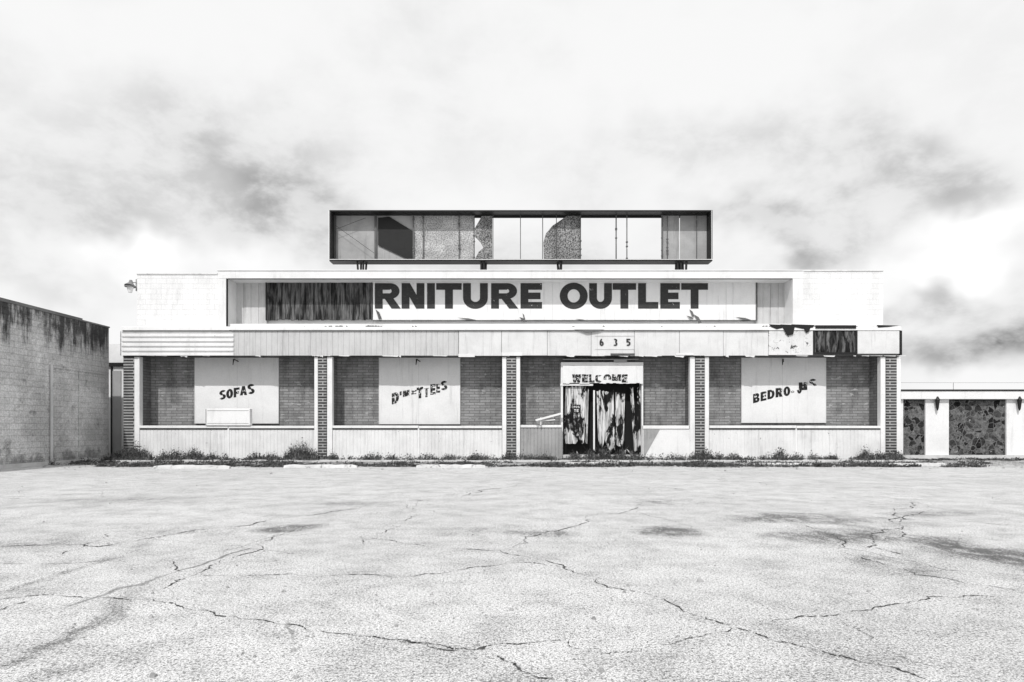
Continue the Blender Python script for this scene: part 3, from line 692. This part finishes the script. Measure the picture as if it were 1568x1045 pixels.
for _ in range(420):
    u = random.choice([random.uniform(150,1500), random.choice([200,290,400,450,590,700,860,930,1090,1220,1330])+random.gauss(0,28)]); y = random.choice([random.uniform(-3.0,-1.2), random.uniform(-4.1,-3.1), random.uniform(-4.3,-3.1)])
    weed(u, y, random.uniform(.06,.26), random.uniform(.15,.6), random.randint(10,50))
for _ in range(60):
    weed(random.uniform(20,180), random.uniform(-3,.2), random.uniform(.1,.3), .3, 12)
    weed(random.uniform(1385,1568), random.uniform(.2,1.8), random.uniform(.06,.15), .3, 10)
bl.make('weeds', m_leaf); bg.make('grass_tufts', m_blade)
b = MB()
def stone(x, y, z, s):
    i = len(b.v); k = 6
    for j in range(k):
        a = j*math.pi*2/k; rr = s*random.uniform(.6,1.1); b.v.append((x+math.cos(a)*rr, y+math.sin(a)*rr, z))
    for j in range(k):
        a = j*math.pi*2/k+.2; rr = s*random.uniform(.4,.8); b.v.append((x+math.cos(a)*rr, y+math.sin(a)*rr, z+s*random.uniform(.4,.9)))
    for j in range(k): b.f.append((i+j, i+(j+1)%k, i+k+(j+1)%k, i+k+j))
    b.f.append(tuple(i+k+j for j in range(k)))
for _ in range(1800):
    y = -abs(random.gauss(0,1.6))-1.15; stone(random.uniform(-15.5,21), y, .001, random.choice([.012,.02,.02,.03,.05]))
for _ in range(300):
    stone(random.uniform(X(190),X(1378)), random.uniform(-1.0,-.1), .071, random.choice([.012,.02,.03]))
for _ in range(250):
    p = G(random.uniform(-20,1590), random.uniform(730,1040)); stone(p[0], p[1], .001, random.choice([.006,.008,.012,.018])*random.uniform(.7,1.2))
p = G(1072,891); stone(p[0], p[1], .001, .035)
b.make('rubble', m_rock)
b = MB()
for _ in range(90):
    u = random.choice([random.gauss(515,8), random.gauss(572,7), random.gauss(572,7), random.gauss(1190,8), random.uniform(400,1200)]); stone(X(u,.02), .02, Z(501)+.002, random.uniform(.02,.07))
b.make('ledge_debris', m_dark, store)

# ================================================================ WORLD / LIGHT / CAMERA
W = bpy.data.worlds.new('World'); S.world = W; W.use_nodes = True
W.node_tree.nodes.clear(); nb = NB(W.node_tree)
EL, AZ = 48.0, 15.0
sky = nb.n('ShaderNodeTexSky', sky_type='NISHITA'); sky.sun_disc = False
sky.sun_elevation = math.radians(EL); sky.sun_rotation = math.radians(180+AZ)
bwn = nb.n('ShaderNodeRGBToBW'); nb.put(bwn.inputs[0], sky.outputs[0])
d = nb.coord(True)
dn = nb.n('ShaderNodeVectorMath', operation='MULTIPLY_ADD'); nb.put(dn.inputs[0], nb.vm('SUBTRACT', nb.noisec(d, 5.0, 4), (.5,.5,.5))); dn.inputs[1].default_value = (.30,.30,.26); nb.put(dn.inputs[2], d)
blobs = [(190,275,320,80,.20),(60,345,180,55,.18),(450,340,170,40,.18),(1130,262,230,50,.13),(1160,378,85,34,.32),(1270,345,120,40,.22),(1500,525,150,42,.58),
 (1400,250,170,50,.18),(700,245,260,50,.06),(240,180,100,45,.08),(1540,70,200,80,.05),(1420,460,110,22,.28),(680,390,400,40,.12),(60,420,120,26,.14),(340,300,130,50,.06),(1540,240,80,45,.14),
 (1490,325,100,38,-.28),(150,400,90,28,-.2),(1450,400,90,30,-.28),(390,405,90,30,-.16)]
dark = None
for u, v_, ru, rv, a in blobs:
    c = Vector((u-784, F, 657-v_)).normalized(); k = F/Vector((u-784,F,657-v_)).length
    dd = nb.vm('LENGTH', nb.vm('MULTIPLY', nb.vm('SUBTRACT', dn.outputs[0], tuple(c)), (F/ru/k, F/ru/k, F/rv/k)))
    f = nb.step(dd, 0, 1.6, a, 0)
    dark = f if dark is None else nb.m('ADD', dark, f)
st1 = nb.noise(nb.vm('MULTIPLY', d, (1,1,1.5)), 4.0, 5, .55, .1)
st2 = nb.noise(nb.vm('MULTIPLY', d, (1,1,1.7)), 10, 5, .62, .15)
dark = nb.m('ADD', dark, nb.step(st1, .40, .75, 0, .12))
dark = nb.m('MULTIPLY', dark, nb.step(st2, .36, .64, .55, 1.35))
cl = nb.m('MULTIPLY', nb.m('MAXIMUM', nb.m('SUBTRACT', .975, dark), .24), 10.0)
cl = nb.mix(.04, cl, bwn.outputs[0])
bg_ = nb.n('ShaderNodeBackground'); nb.put(bg_.inputs[0], cl); bg_.inputs[1].default_value = .1
wo = nb.n('ShaderNodeOutputWorld'); nb.nt.links.new(bg_.outputs[0], wo.inputs[0])
W.cycles.sampling_method = 'MANUAL'; W.cycles.sample_map_resolution = 256

sd = bpy.data.lights.new('sun', 'SUN'); sd.energy = 3.0; sd.angle = math.radians(.6)
so = bpy.data.objects.new('sun', sd); S.collection.objects.link(so)
ce = math.cos(math.radians(EL))
so.rotation_euler = Vector((math.sin(math.radians(AZ))*ce, math.cos(math.radians(AZ))*ce, -math.sin(math.radians(EL)))).to_track_quat('-Z','Y').to_euler()
sd.color = (1.0, .99, .98)
so.location = (-10,-20,30)
cd = bpy.data.cameras.new('camera'); co = bpy.data.objects.new('camera', cd); S.collection.objects.link(co)
co.location = (0,-DC,EYE); co.rotation_euler = (math.radians(90),0,0)
cd.lens = 24.0; cd.sensor_width = 36.0; cd.sensor_fit = 'HORIZONTAL'; cd.shift_y = (657-522.5)/1568.0
cd.clip_end = 5000; cd.clip_start = .1
S.camera = co
